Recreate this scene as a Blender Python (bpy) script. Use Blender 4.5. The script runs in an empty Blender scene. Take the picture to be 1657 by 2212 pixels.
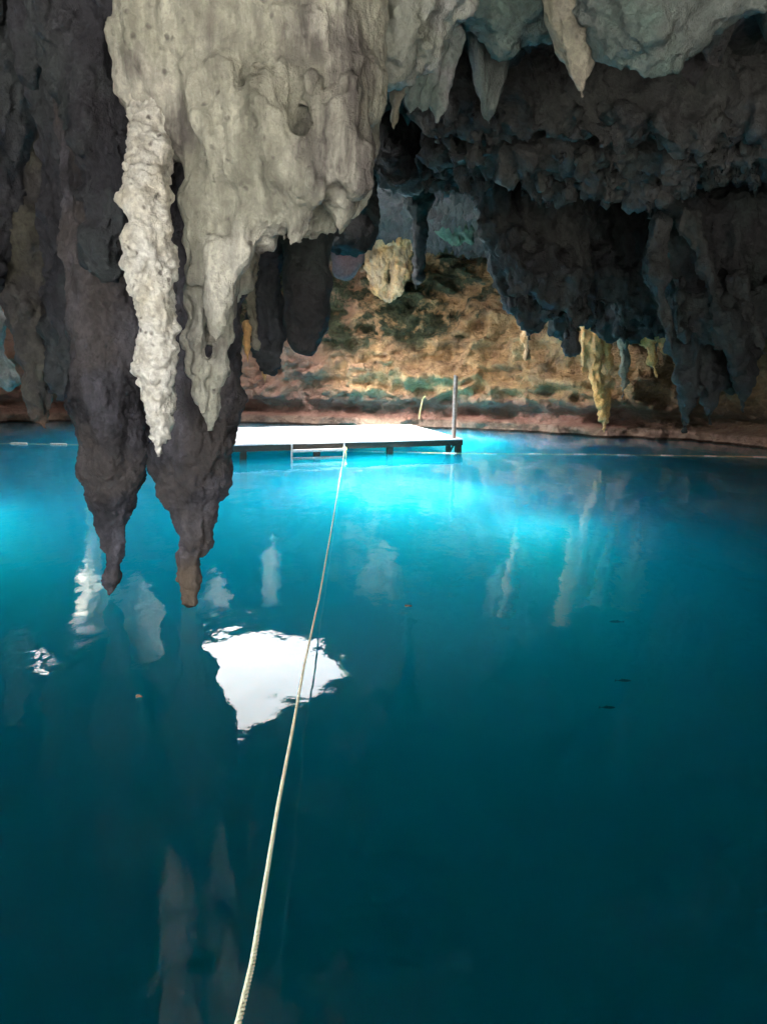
import bpy, math, random
import numpy as np
import openvdb as vdb
from mathutils import Vector, Matrix

random.seed(7)
sc = bpy.context.scene
col = sc.collection
R = math.radians

# ------------------------------------------------------------------ camera
F = 1660.0                       # focal length in units of a 1657 x 2212 frame
CAMZ = 3.0
PITCH = math.atan(316 / F)
ROLL = R(1.1)
fwd = Vector((0, math.cos(PITCH), -math.sin(PITCH)))
up0 = Vector((0, math.sin(PITCH), math.cos(PITCH)))
rt0 = Vector((1, 0, 0))
rt = rt0 * math.cos(ROLL) + up0 * math.sin(ROLL)
up = up0 * math.cos(ROLL) - rt0 * math.sin(ROLL)
cam_d = bpy.data.cameras.new('camera')
cam = bpy.data.objects.new('camera', cam_d)
col.objects.link(cam)
M = Matrix((rt, up, -fwd)).transposed().to_4x4()
M.translation = (0, 0, CAMZ)
cam.matrix_world = M
cam_d.sensor_fit = 'VERTICAL'
cam_d.sensor_height = 24.0
cam_d.lens = 24.0 * F / 2212
cam_d.clip_start = 0.05
cam_d.clip_end = 3000
sc.camera = cam

# ------------------------------------------------------------------ light
SUN = Vector((0.66, 0.45, -1.0)).normalized()      # direction the sunlight travels
w = bpy.data.worlds.new('World')
sc.world = w
w.use_nodes = True
wn = w.node_tree.nodes
wl = w.node_tree.links
for n in list(wn): wn.remove(n)
sky = wn.new('ShaderNodeTexSky'); sky.sky_type = 'NISHITA'; sky.sun_disc = False
elev = math.asin(-SUN.z)
sky.sun_elevation = elev; sky.dust_density = 4.0
sky.sun_rotation = math.atan2(-SUN.x, -SUN.y)
bg = wn.new('ShaderNodeBackground'); bg.inputs[1].default_value = 0.15
wo = wn.new('ShaderNodeOutputWorld')
bw = wn.new('ShaderNodeRGBToBW'); wl.new(sky.outputs[0], bw.inputs[0])      # thin white cloud over the sky
cm = wn.new('ShaderNodeMath'); cm.operation = 'MULTIPLY'; cm.inputs[1].default_value = 1.7
wl.new(bw.outputs[0], cm.inputs[0])
ctc = wn.new('ShaderNodeTexCoord')
cno = wn.new('ShaderNodeTexNoise'); cno.inputs['Scale'].default_value = 2.2; cno.inputs['Detail'].default_value = 7
wl.new(ctc.outputs['Generated'], cno.inputs['Vector'])
cmr = wn.new('ShaderNodeMapRange'); cmr.inputs[1].default_value = 0.30; cmr.inputs[2].default_value = 0.55; cmr.inputs[3].default_value = 0.45
wl.new(cno.outputs[0], cmr.inputs[0])
cmx = wn.new('ShaderNodeMix'); cmx.data_type = 'RGBA'
wl.new(cmr.outputs[0], cmx.inputs[0]); wl.new(sky.outputs[0], cmx.inputs[6]); wl.new(cm.outputs[0], cmx.inputs[7])
wl.new(cmx.outputs[2], bg.inputs[0]); wl.new(bg.outputs[0], wo.inputs[0])
sl = bpy.data.lights.new('sun', 'SUN'); sl.energy = 2.0; sl.angle = R(9.0); sl.color = (1.0, 0.95, 0.86)
so = bpy.data.objects.new('sun', sl); col.objects.link(so)
so.rotation_mode = 'QUATERNION'
so.rotation_quaternion = SUN.to_track_quat('-Z', 'Y')
so.location = (-10, 20, 40)
sc.view_settings.view_transform = 'Standard'
sc.view_settings.look = 'None'
sc.view_settings.gamma = 1.0
sc.view_settings.exposure = 4.1
cy = sc.cycles
cy.use_denoising = True
cy.max_bounces = 14
cy.diffuse_bounces = 5
cy.glossy_bounces = 3
cy.transparent_max_bounces = 12
cy.volume_bounces = 10
cy.sample_clamp_indirect = 4.0
cy.caustics_reflective = False
cy.caustics_refractive = False

# ------------------------------------------------------------------ helpers
def ray(u, v):
    return (fwd + rt * ((u - 828.5) / F) + up * ((1106 - v) / F))

def at(u, v, d):                 # photo pixel -> point at ground distance d in front of the camera
    r = ray(u, v)
    return Vector((0, 0, CAMZ)) + r * (d / r.y)

def on_z(u, v, z):
    r = ray(u, v)
    return Vector((0, 0, CAMZ)) + r * ((z - CAMZ) / r.z)

def mirrored(u, v, z):           # where the reflected ray of a water pixel meets height z
    r = ray(u, v)
    t = (z + CAMZ) / (-r.z)
    return Vector((r.x * t, r.y * t, z))

def tag(o, label=None, cat=None, group=None, kind=None):
    if label: o['label'] = label
    if cat: o['category'] = cat
    if group: o['group'] = group
    if kind: o['kind'] = kind
    return o

def empty(name, loc, rz=0.0):
    o = bpy.data.objects.new(name, None)
    o.empty_display_size = 0.2
    o.location = loc
    o.rotation_euler = (0, 0, rz)
    col.objects.link(o)
    return o

rng = np.random.RandomState(11)
_perm = rng.permutation(256).astype(np.int32)
_perm = np.concatenate([_perm, _perm, _perm])
_grad = rng.normal(size=(256, 3)).astype(np.float32)
_grad /= np.linalg.norm(_grad, axis=1)[:, None]

def perlin(P):
    P = P.astype(np.float32)
    I = np.floor(P).astype(np.int32)
    f = P - I
    I &= 255
    u = f * f * f * (f * (f * 6 - 15) + 10)
    out = np.zeros(len(P), np.float32)
    for dx in (0, 1):
        wx = u[:, 0] if dx else 1 - u[:, 0]
        hx = _perm[I[:, 0] + dx]
        for dy in (0, 1):
            wy = u[:, 1] if dy else 1 - u[:, 1]
            hy = _perm[hx + I[:, 1] + dy]
            for dz in (0, 1):
                wz = u[:, 2] if dz else 1 - u[:, 2]
                g = _grad[_perm[hy + I[:, 2] + dz] & 255]
                d = g[:, 0] * (f[:, 0] - dx) + g[:, 1] * (f[:, 1] - dy) + g[:, 2] * (f[:, 2] - dz)
                out += wx * wy * wz * d
    return out * 1.6

def fbm(P, s, octv=3, rough=0.5, mode=0):
    """s: frequency, scalar or (fx,fy,fz); mode 0 plain, 1 billow (rounded lumps, sharp creases), 2 ridged"""
    Q = P * np.array(s, dtype=np.float32)
    a, t, out = 1.0, 0.0, np.zeros(len(P), np.float32)
    for i in range(octv):
        n = perlin(Q + 17.3 * i)
        if mode == 1: n = np.abs(n) * 2 - 0.6
        if mode == 2: n = 0.6 - np.abs(n) * 2
        out += a * n; t += a
        a *= rough; Q = Q * 2.03
    return out / t

def mesh_np(name, V, Q, mat, parent=None, smooth=True, origin=None):
    me = bpy.data.meshes.new(name)
    V = np.asarray(V, np.float32); Q = np.asarray(Q, np.int32)
    loc = (0, 0, 0)
    if origin is not None:
        loc = tuple(origin); V = V - np.array(loc, np.float32)
    n = Q.shape[1]
    me.vertices.add(len(V)); me.vertices.foreach_set('co', V.ravel())
    me.loops.add(Q.size); me.loops.foreach_set('vertex_index', Q.ravel())
    me.polygons.add(len(Q)); me.polygons.foreach_set('loop_start', np.arange(0, Q.size, n, dtype=np.int32))
    me.polygons.foreach_set('use_smooth', np.full(len(Q), smooth, dtype=bool))
    me.update(calc_edges=True); me.validate()
    me.materials.append(mat)
    o = bpy.data.objects.new(name, me)
    col.objects.link(o)
    o.location = loc
    if parent: o.parent = parent
    return o

def normals(V, Q):
    a, b, c, d = V[Q[:, 0]], V[Q[:, 1]], V[Q[:, 2]], V[Q[:, 3]]
    fn = np.cross(c - a, d - b)
    N = np.zeros_like(V)
    for k in range(4): np.add.at(N, Q[:, k], fn)
    return N / (np.linalg.norm(N, axis=1)[:, None] + 1e-9)

def sdf_mesh(chains, vox, k):
    """chains: list of (nodes, sy) with nodes [(x,y,z,r)...]; sy squashes the depth"""
    pts = np.array([[n[0], n[1], n[2], n[3]] for c, s in chains for n in c], np.float32)
    mr = pts[:, 3].max() + 3 * vox + k * 0.3
    lo = pts[:, :3].min(0) - mr; hi = pts[:, :3].max(0) + mr
    dims = np.ceil((hi - lo) / vox).astype(int) + 1
    G = np.full(dims, 9.0, np.float32)
    for c, sy in chains:
        for a, b in zip(c[:-1], c[1:]):
            A = np.array(a[:3], np.float32); B = np.array(b[:3], np.float32)
            ra, rb = a[3], b[3]
            m = max(ra, rb) + k + 3 * vox
            l = np.maximum(((np.minimum(A, B) - m - lo) / vox).astype(int), 0)
            h = np.minimum(((np.maximum(A, B) + m - lo) / vox).astype(int) + 1, dims)
            xs = lo[0] + np.arange(l[0], h[0], dtype=np.float32)[:, None, None] * vox
            ys = lo[1] + np.arange(l[1], h[1], dtype=np.float32)[None, :, None] * vox
            zs = lo[2] + np.arange(l[2], h[2], dtype=np.float32)[None, None, :] * vox
            ab = B - A; L2 = float((ab ** 2).sum()) + 1e-9
            t = ((xs - A[0]) * ab[0] + (ys - A[1]) * ab[1] + (zs - A[2]) * ab[2]) / L2
            t = np.clip(t, 0, 1)
            dx = xs - A[0] - ab[0] * t; dy = (ys - A[1] - ab[1] * t) / sy; dz = zs - A[2] - ab[2] * t
            d = np.sqrt(dx * dx + dy * dy + dz * dz) - (ra + (rb - ra) * t)
            sub = G[l[0]:h[0], l[1]:h[1], l[2]:h[2]]
            hh = np.maximum(k - np.abs(sub - d), 0) / k
            G[l[0]:h[0], l[1]:h[1], l[2]:h[2]] = np.minimum(sub, d) - hh * hh * k * 0.25
    g = vdb.FloatGrid(2 * vox)
    g.copyFromArray(np.clip(G, -2 * vox, 2 * vox), tolerance=0.0)
    V, Q = g.convertToQuads(isovalue=0.0)
    V = V.astype(np.float32) * vox + lo
    Q = Q.astype(np.int32)
    c = V.mean(0)
    fn = np.cross(V[Q[:, 2]] - V[Q[:, 0]], V[Q[:, 3]] - V[Q[:, 1]])
    if ((V[Q[:, 0]] - c) * fn).sum() < 0: Q = Q[:, ::-1].copy()
    return V, Q

def rock(name, mat, chains, vox=0.05, k=0.2, disp=(), label=None, cat=None, group=None, warp=0.0, wfreq=1.0):
    V, Q = sdf_mesh(chains, vox, k)
    if warp:
        V = V + warp * np.stack([fbm(V + 31, wfreq, 2), fbm(V + 57, wfreq, 2), 0.5 * fbm(V + 83, wfreq, 2)], 1)
    for amp, s, octv, mode in disp:
        N = normals(V, Q)
        V = V + N * (amp * fbm(V, s, octv, 0.5, mode))[:, None]
    org = V.mean(0); org[2] = V[:, 2].max()
    o = mesh_np(name, V, Q, mat, origin=org)
    tag(o, label, cat, group)
    return o

def px(nodes, d, sy=1.0, dd=0.0):
    """a chain written in photo pixels (u, v, radius[, extra depth]) standing d metres away"""
    out = []
    for n in nodes:
        dep = d + dd + (n[3] if len(n) > 3 else 0)
        p = at(n[0], n[1], dep)
        out.append((p.x, p.y, p.z, max(n[2], 1.0) / F * dep * 0.97))
    return (out, sy)

def knobs(chain, n, seed, size=0.45, drop=1.6):
    """short drip-ended lobes stuck on the flank of a chain"""
    nodes, sy = chain
    rs = random.Random(seed); out = []
    for i in range(n):
        j = rs.randrange(len(nodes) - 1); t = rs.random()
        a, b = nodes[j], nodes[j + 1]
        c = [a[k] + (b[k] - a[k]) * t for k in range(4)]
        th = rs.uniform(math.pi * 0.95, math.pi * 2.05)
        rr = c[3] * rs.uniform(0.75, 1.0)
        r0 = c[3] * size * rs.uniform(0.6, 1.3)
        x, y = c[0] + math.cos(th) * rr, c[1] + math.sin(th) * rr * sy
        dl = r0 * drop * rs.uniform(0.8, 2.2)
        out.append(([(c[0] + math.cos(th) * rr * .5, c[1] + math.sin(th) * rr * .5, c[2] + dl, r0 * 1.1), (x, y, c[2], r0), (x, y, c[2] - dl, r0 * 0.25)], 1.0))
    return out

def curtain(bottom, vtop, d, step=14, rad=1.0, jit=6, thick=0.5, seed=1, lean=0.0, sy=1.0, teeth=10):
    """rock drapery with a ragged lower edge: bottom = [(u, v)...] in photo pixels"""
    rs = random.Random(seed)
    us = [b[0] for b in bottom]; vs = [b[1] for b in bottom]
    out = []
    u = us[0]
    while u <= us[-1]:
        vb = float(np.interp(u, us, vs)) + rs.uniform(-jit, jit)
        dep = rs.uniform(-thick, thick)
        r = step * rad * rs.uniform(0.8, 1.5)
        vt = vtop if not callable(vtop) else vtop(u)
        vm = vt + (vb - vt) * rs.uniform(0.45, 0.7)
        ul = lean * (vb - vt)
        out.append(px([(u - ul, vt, r * 1.5, dep), (u - ul * .4, vm, r * 1.25, dep),
                       (u + rs.uniform(-4, 4), vb - r * 1.2, r * 0.75, dep),
                       (u + rs.uniform(-4, 4), vb + rs.uniform(0, teeth) - 2, 1.5, dep)], d, sy))
        u += step * rs.uniform(0.7, 1.3)
    return out

# ------------------------------------------------------------------ materials
def new_mat(name):
    m = bpy.data.materials.new(name); m.use_nodes = True
    nt = m.node_tree
    for n in list(nt.nodes): nt.nodes.remove(n)
    return m, nt, nt.nodes, nt.links

class NB:
    """small node-building helper"""
    def __init__(s, name):
        s.m, s.nt, s.n, s.l = new_mat(name)
        s.tc = s.n.new('ShaderNodeTexCoord')
        s.geo = s.n.new('ShaderNodeNewGeometry')
    def put(s, sock, val):
        if hasattr(val, 'is_output') or isinstance(val, bpy.types.NodeSocket): s.l.new(val, sock)
        else: sock.default_value = val
    def mapping(s, scale, rot=(0, 0, 0), loc=(0, 0, 0)):
        mp = s.n.new('ShaderNodeMapping')
        s.l.new(s.geo.outputs['Position'], mp.inputs[0])
        mp.inputs['Scale'].default_value = scale if isinstance(scale, tuple) else (scale,) * 3
        mp.inputs['Rotation'].default_value = rot
        mp.inputs['Location'].default_value = loc
        return mp.outputs[0]
    def noise(s, scale, detail=6, rough=0.6, vec=None, dist=0.0):
        t = s.n.new('ShaderNodeTexNoise')
        s.l.new(vec if vec is not None else s.geo.outputs['Position'], t.inputs['Vector'])
        t.inputs['Scale'].default_value = scale; t.inputs['Detail'].default_value = detail
        t.inputs['Roughness'].default_value = rough; t.inputs['Distortion'].default_value = dist
        return t.outputs[0]
    def voro(s, scale, vec=None, feature='F1'):
        t = s.n.new('ShaderNodeTexVoronoi'); t.feature = feature
        s.l.new(vec if vec is not None else s.geo.outputs['Position'], t.inputs['Vector'])
        t.inputs['Scale'].default_value = scale
        return t.outputs[0]
    def ramp(s, fac, a, b, smooth=True):
        t = s.n.new('ShaderNodeMapRange'); t.interpolation_type = 'SMOOTHSTEP' if smooth else 'LINEAR'
        s.put(t.inputs[0], fac)
        t.inputs[1].default_value = a; t.inputs[2].default_value = b
        return t.outputs[0]
    def math(s, op, a, b=0.0, clamp=False):
        t = s.n.new('ShaderNodeMath'); t.operation = op; t.use_clamp = clamp
        s.put(t.inputs[0], a); s.put(t.inputs[1], b)
        return t.outputs[0]
    def mix(s, fac, a, b):
        t = s.n.new('ShaderNodeMix'); t.data_type = 'RGBA'
        s.put(t.inputs[0], fac)
        for sock, v in ((t.inputs[6], a), (t.inputs[7], b)):
            if isinstance(v, tuple): sock.default_value = (v[0], v[1], v[2], 1)
            else: s.l.new(v, sock)
        return t.outputs[2]
    def z(s):
        t = s.n.new('ShaderNodeSeparateXYZ'); s.l.new(s.geo.outputs['Position'], t.inputs[0])
        return t.outputs[2]
    def bump(s, h, strength, dist, prev=None):
        t = s.n.new('ShaderNodeBump'); t.inputs['Strength'].default_value = strength
        t.inputs['Distance'].default_value = dist
        s.l.new(h, t.inputs['Height'])
        if prev is not None: s.l.new(prev, t.inputs['Normal'])
        return t.outputs[0]
    def principled(s, color, rough=0.85, normal=None, spec=0.35):
        p = s.n.new('ShaderNodeBsdfPrincipled')
        if isinstance(color, tuple): p.inputs['Base Color'].default_value = (*color, 1)
        else: s.l.new(color, p.inputs['Base Color'])
        s.put(p.inputs['Roughness'], rough)
        p.inputs['Specular IOR Level'].default_value = spec
        if normal is not None: s.l.new(normal, p.inputs['Normal'])
        o = s.n.new('ShaderNodeOutputMaterial'); s.l.new(p.outputs[0], o.inputs[0])
        return s.m

def rock_mat(name, light, mid, dark, sc_=1.0, dark_amt=0.5, tint=None, tint_amt=0.5, pits=0.5, streak=0.5,
             bump=0.6, low=None, rough=0.8):
    b = NB(name)
    big = b.noise(0.55 * sc_, 5, 0.6, dist=0.6)
    medn = b.noise(2.6 * sc_, 8, 0.68, dist=0.4)
    fine = b.noise(14 * sc_, 6, 0.7)
    st = b.noise(3.2 * sc_, 5, 0.65, vec=b.mapping((1.0, 1.0, 0.16)))
    c = b.mix(b.ramp(medn, 0.34, 0.62), mid, light)
    dm = b.math('ADD', b.math('MULTIPLY', big, 0.55), b.math('MULTIPLY', st, 0.45 * streak + 0.2))
    dm = b.math('ADD', dm, b.math('MULTIPLY', fine, 0.15))
    lo = 0.80 - 0.38 * dark_amt
    c = b.mix(b.ramp(dm, lo - 0.10, lo + 0.08), c, dark)
    if tint is not None:
        tn = b.noise(0.9 * sc_, 4, 0.6, vec=b.mapping(1.0, loc=(7, 3, 1)), dist=0.5)
        c = b.mix(b.math('MULTIPLY', b.ramp(tn, 0.42, 0.60), tint_amt), c, tint)
    pv = b.voro(7.5 * sc_, vec=None)
    pn = b.noise(3.0 * sc_, 3, 0.5, vec=b.mapping(1.0, loc=(1, 9, 4)))
    pit = b.math('MULTIPLY', b.math('SUBTRACT', 1.0, b.ramp(pv, 0.10, 0.30)), b.ramp(pn, 0.48, 0.60))
    c = b.mix(b.math('MULTIPLY', pit, pits), c, dark)
    c = b.mix(b.math('MULTIPLY', b.ramp(fine, 0.60, 0.42), 0.35), c, dark)
    if low is not None:                      # (colour, z of the edge, blend height)
        zz = b.math('ADD', b.z(), b.math('MULTIPLY', medn, 0.8))
        c = b.mix(b.ramp(zz, low[1] + low[2] + 0.4, low[1] + 0.4), c, low[0])
    h = b.math('ADD', b.math('MULTIPLY', medn, 1.0), b.math('MULTIPLY', fine, 0.55))
    h = b.math('ADD', h, b.math('MULTIPLY', b.noise(42 * sc_, 4, 0.7), 0.16))
    h = b.math('ADD', h, b.math('MULTIPLY', st, 0.6 * streak))
    h = b.math('SUBTRACT', h, b.math('MULTIPLY', pit, 0.35 * pits))
    nrm = b.bump(h, bump, 0.10 / sc_)
    return b.principled(c, b.math('SUBTRACT', rough, b.math('MULTIPLY', b.ramp(big, 0.40, 0.62), 0.35)), nrm, 0.5)

m_pale = rock_mat('pale_flowstone', (0.66, 0.645, 0.55), (0.46, 0.445, 0.37), (0.11, 0.10, 0.09), 1.0, 0.42,
                  (0.52, 0.53, 0.40), 0.4, 0.7, 0.9, 0.8)
m_white = rock_mat('white_calcite', (0.78, 0.77, 0.70), (0.58, 0.55, 0.46), (0.16, 0.14, 0.12), 1.3, 0.26,
                   (0.62, 0.56, 0.40), 0.4, 0.9, 0.4, 0.8)
m_dark = rock_mat('dark_limestone', (0.125, 0.120, 0.142), (0.050, 0.048, 0.057), (0.010, 0.009, 0.012), 1.0, 0.52,
                  (0.095, 0.080, 0.072), 0.6, 0.4, 0.7, 0.8, low=None)
m_dark3 = rock_mat('dark_limestone_tan_foot', (0.125, 0.120, 0.142), (0.050, 0.048, 0.057), (0.010, 0.009, 0.012), 1.0, 0.52,
                  (0.095, 0.080, 0.072), 0.6, 0.4, 0.7, 0.8, low=((0.13, 0.095, 0.065), 0.15, 0.9))
m_dark2 = rock_mat('dark_cave_rock', (0.065, 0.067, 0.080), (0.034, 0.035, 0.043), (0.018, 0.018, 0.024), 0.8, 0.5,
                   (0.065, 0.085, 0.080), 0.4, 0.4, 0.6, 0.8)
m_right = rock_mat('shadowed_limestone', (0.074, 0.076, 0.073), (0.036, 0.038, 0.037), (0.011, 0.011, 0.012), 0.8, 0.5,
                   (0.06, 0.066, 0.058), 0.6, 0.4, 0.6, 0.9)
m_grey = rock_mat('grey_drapery', (0.34, 0.34, 0.34), (0.22, 0.23, 0.22), (0.05, 0.055, 0.05), 1.0, 0.4,
                  (0.14, 0.20, 0.17), 0.8, 0.5, 0.6, 0.7)
m_bulge = rock_mat('pale_grey_flowstone', (0.38, 0.39, 0.37), (0.25, 0.26, 0.24), (0.09, 0.09, 0.08), 1.0, 0.35,
                  (0.26, 0.28, 0.22), 0.6, 0.5, 0.6, 0.7)
m_teal = rock_mat('green_grey_ceiling', (0.16, 0.185, 0.17), (0.10, 0.12, 0.11), (0.04, 0.045, 0.04), 0.9, 0.42,
                  (0.11, 0.17, 0.145), 0.8, 0.5, 0.4, 0.8)
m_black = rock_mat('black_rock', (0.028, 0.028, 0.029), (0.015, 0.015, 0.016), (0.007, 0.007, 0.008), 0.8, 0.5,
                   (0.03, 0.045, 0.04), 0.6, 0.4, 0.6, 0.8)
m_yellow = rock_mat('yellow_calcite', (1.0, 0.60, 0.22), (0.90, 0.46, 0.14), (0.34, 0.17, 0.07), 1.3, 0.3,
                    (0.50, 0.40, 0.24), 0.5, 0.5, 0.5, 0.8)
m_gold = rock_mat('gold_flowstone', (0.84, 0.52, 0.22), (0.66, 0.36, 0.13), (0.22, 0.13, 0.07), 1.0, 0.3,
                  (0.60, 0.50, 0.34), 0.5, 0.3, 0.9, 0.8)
m_green = rock_mat('algae_green_rock', (0.09, 0.19, 0.12), (0.05, 0.11, 0.07), (0.015, 0.025, 0.018), 0.8, 0.4,
                   (0.05, 0.12, 0.09), 0.5, 0.3, 0.6, 0.8)
m_tan = rock_mat('tan_stalactite', (0.36, 0.33, 0.26), (0.24, 0.22, 0.18), (0.07, 0.06, 0.05), 1.2, 0.38,
                 (0.22, 0.22, 0.15), 0.6, 0.6, 0.5, 0.8)
m_col = rock_mat('olive_column', (0.090, 0.085, 0.080), (0.050, 0.046, 0.045), (0.02, 0.018, 0.02), 1.2, 0.45,
                 (0.12, 0.115, 0.08), 0.6, 0.5, 0.5, 0.8, low=((0.17, 0.095, 0.05), 1.75, 0.6))

def wall_material():
    b = NB('cave_wall_limestone')
    big = b.noise(0.16, 5, 0.6, dist=0.3)
    med = b.noise(0.75, 8, 0.68, dist=0.1)
    fine = b.noise(5.5, 7, 0.7)
    st = b.math('ADD', b.math('MULTIPLY', b.noise(1.6, 6, 0.7, vec=b.mapping((1.0, 1.0, 0.10))), 0.45), b.math('MULTIPLY', b.noise(1.1, 6, 0.65, vec=b.mapping((0.35, 0.35, 2.2))), 0.55))
    z = b.z()
    zw = b.math('ADD', z, b.math('MULTIPLY', b.math('SUBTRACT', med, 0.5), 1.6))
    gold = b.mix(b.ramp(st, 0.36, 0.62), (0.50, 0.29, 0.13), (0.80, 0.52, 0.26))
    gold = b.mix(b.ramp(med, 0.38, 0.72), gold, (0.42, 0.24, 0.14))
    gold = b.mix(b.math('MULTIPLY', b.ramp(fine, 0.52, 0.36), 0.4), gold, (0.20, 0.12, 0.07))
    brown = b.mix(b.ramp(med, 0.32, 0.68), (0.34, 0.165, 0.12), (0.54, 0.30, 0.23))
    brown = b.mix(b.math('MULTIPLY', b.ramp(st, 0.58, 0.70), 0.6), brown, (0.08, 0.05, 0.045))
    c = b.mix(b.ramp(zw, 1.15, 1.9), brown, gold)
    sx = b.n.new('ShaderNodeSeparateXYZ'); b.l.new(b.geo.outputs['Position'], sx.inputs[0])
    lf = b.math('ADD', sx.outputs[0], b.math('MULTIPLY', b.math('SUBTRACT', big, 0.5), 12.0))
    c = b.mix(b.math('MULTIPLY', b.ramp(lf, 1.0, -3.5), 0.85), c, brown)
    right_shade = b.math('ADD', sx.outputs[0], b.math('MULTIPLY', b.math('SUBTRACT', big, 0.5), 10.0))
    c = b.mix(b.math('MULTIPLY', b.ramp(right_shade, 9.5, 13.5), 0.75), c, b.mix(b.ramp(fine, 0.3, 0.7), (0.07, 0.05, 0.035), (0.17, 0.115, 0.06)))  # right end painted darker, standing in for weaker light there
    moss = b.mix(b.ramp(fine, 0.36, 0.66), (0.040, 0.055, 0.030), (0.12, 0.13, 0.065))
    mm = b.ramp(b.math('ADD', big, b.math('MULTIPLY', b.math('SUBTRACT', med, 0.5), 0.7)), 0.46, 0.56)
    hz = b.math('ADD', zw, b.math('MULTIPLY', b.math('SUBTRACT', big, 0.5), 5.0))
    c = b.mix(b.math('MULTIPLY', mm, b.ramp(hz, 3.6, 4.8)), c, moss)
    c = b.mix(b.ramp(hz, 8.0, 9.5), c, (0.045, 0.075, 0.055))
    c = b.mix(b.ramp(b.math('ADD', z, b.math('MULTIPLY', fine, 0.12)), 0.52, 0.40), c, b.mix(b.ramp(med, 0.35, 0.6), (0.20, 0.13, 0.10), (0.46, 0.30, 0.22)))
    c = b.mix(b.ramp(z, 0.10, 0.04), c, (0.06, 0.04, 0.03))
    crack = b.voro(1.1, vec=b.mapping((1.0, 1.0, 1.7)), feature='DISTANCE_TO_EDGE')
    cr = b.math('SUBTRACT', 1.0, b.ramp(crack, 0.0, 0.10))
    c = b.mix(b.math('MULTIPLY', cr, b.math('MULTIPLY', b.ramp(med, 0.46, 0.62), 0.35)), c, (0.10, 0.065, 0.04))
    h = b.math('ADD', b.math('MULTIPLY', med, 1.0), b.math('MULTIPLY', fine, 0.5))
    h = b.math('ADD', h, b.math('MULTIPLY', st, 0.6))
    h = b.math('SUBTRACT', h, b.math('MULTIPLY', cr, 0.06))
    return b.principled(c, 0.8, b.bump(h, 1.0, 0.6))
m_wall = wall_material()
m_ceil = rock_mat('cave_ceiling_rock', (0.095, 0.085, 0.085), (0.055, 0.050, 0.050), (0.02, 0.02, 0.022), 0.5, 0.5,
                  (0.05, 0.075, 0.065), 0.6, 0.5, 0.2, 0.9)
def simple(name, a, c, scale=6, rough=0.7, bump=0.2, dist=0.02, stretch=(1, 1, 1), spec=0.3):
    b = NB(name)
    n = b.noise(scale, 6, 0.65, vec=b.mapping(stretch))
    return b.principled(b.mix(b.ramp(n, 0.35, 0.65), a, c), rough, b.bump(n, bump, dist), spec)
m_bed = simple('pale_lake_silt', (0.42, 0.44, 0.40), (0.60, 0.62, 0.56), 0.5, 0.9, 0.5, 0.1)
m_bank = simple('bank_rock', (0.30, 0.29, 0.27), (0.46, 0.44, 0.41), 1.5, 0.9, 0.6, 0.1)
m_ground = simple('limestone_scree', (0.07, 0.08, 0.04), (0.50, 0.50, 0.46), 1.4, 0.95, 0.6, 0.1)
m_leaf = simple('leaf', (0.05, 0.11, 0.02), (0.10, 0.20, 0.04), 9, 0.5, 0.1)
m_bark = simple('bark', (0.10, 0.08, 0.06), (0.18, 0.14, 0.10), 20, 0.9, 0.5)
m_deck = simple('white_deck_board', (0.60, 0.60, 0.62), (0.76, 0.76, 0.78), 5, 0.55, 0.15, 0.005, (6, 1, 1))
m_wood = simple('wet_dark_timber', (0.035, 0.032, 0.030), (0.08, 0.065, 0.05), 9, 0.6, 0.3, 0.01, (1, 1, 6))
m_post = simple('painted_post', (0.42, 0.36, 0.33), (0.56, 0.50, 0.46), 10, 0.5, 0.1, 0.01)
m_postb = simple('bare_post_side', (0.16, 0.10, 0.075), (0.24, 0.16, 0.12), 10, 0.6, 0.2, 0.01)
m_step = simple('ladder_paint', (0.34, 0.36, 0.38), (0.50, 0.52, 0.54), 12, 0.5, 0.1, 0.01)
m_rope = simple('white_rope_fibre', (0.64, 0.65, 0.44), (0.82, 0.83, 0.62), 60, 0.8, 0.4, 0.003)
m_yrope = simple('yellow_rope_fibre', (0.62, 0.56, 0.20), (0.82, 0.78, 0.40), 60, 0.7, 0.3, 0.003)
m_float = simple('float_plastic', (0.60, 0.62, 0.58), (0.80, 0.80, 0.70), 20, 0.4, 0.05)
m_fish = simple('fish_skin', (0.02, 0.025, 0.03), (0.05, 0.06, 0.065), 30, 0.4, 0.1)

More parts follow.
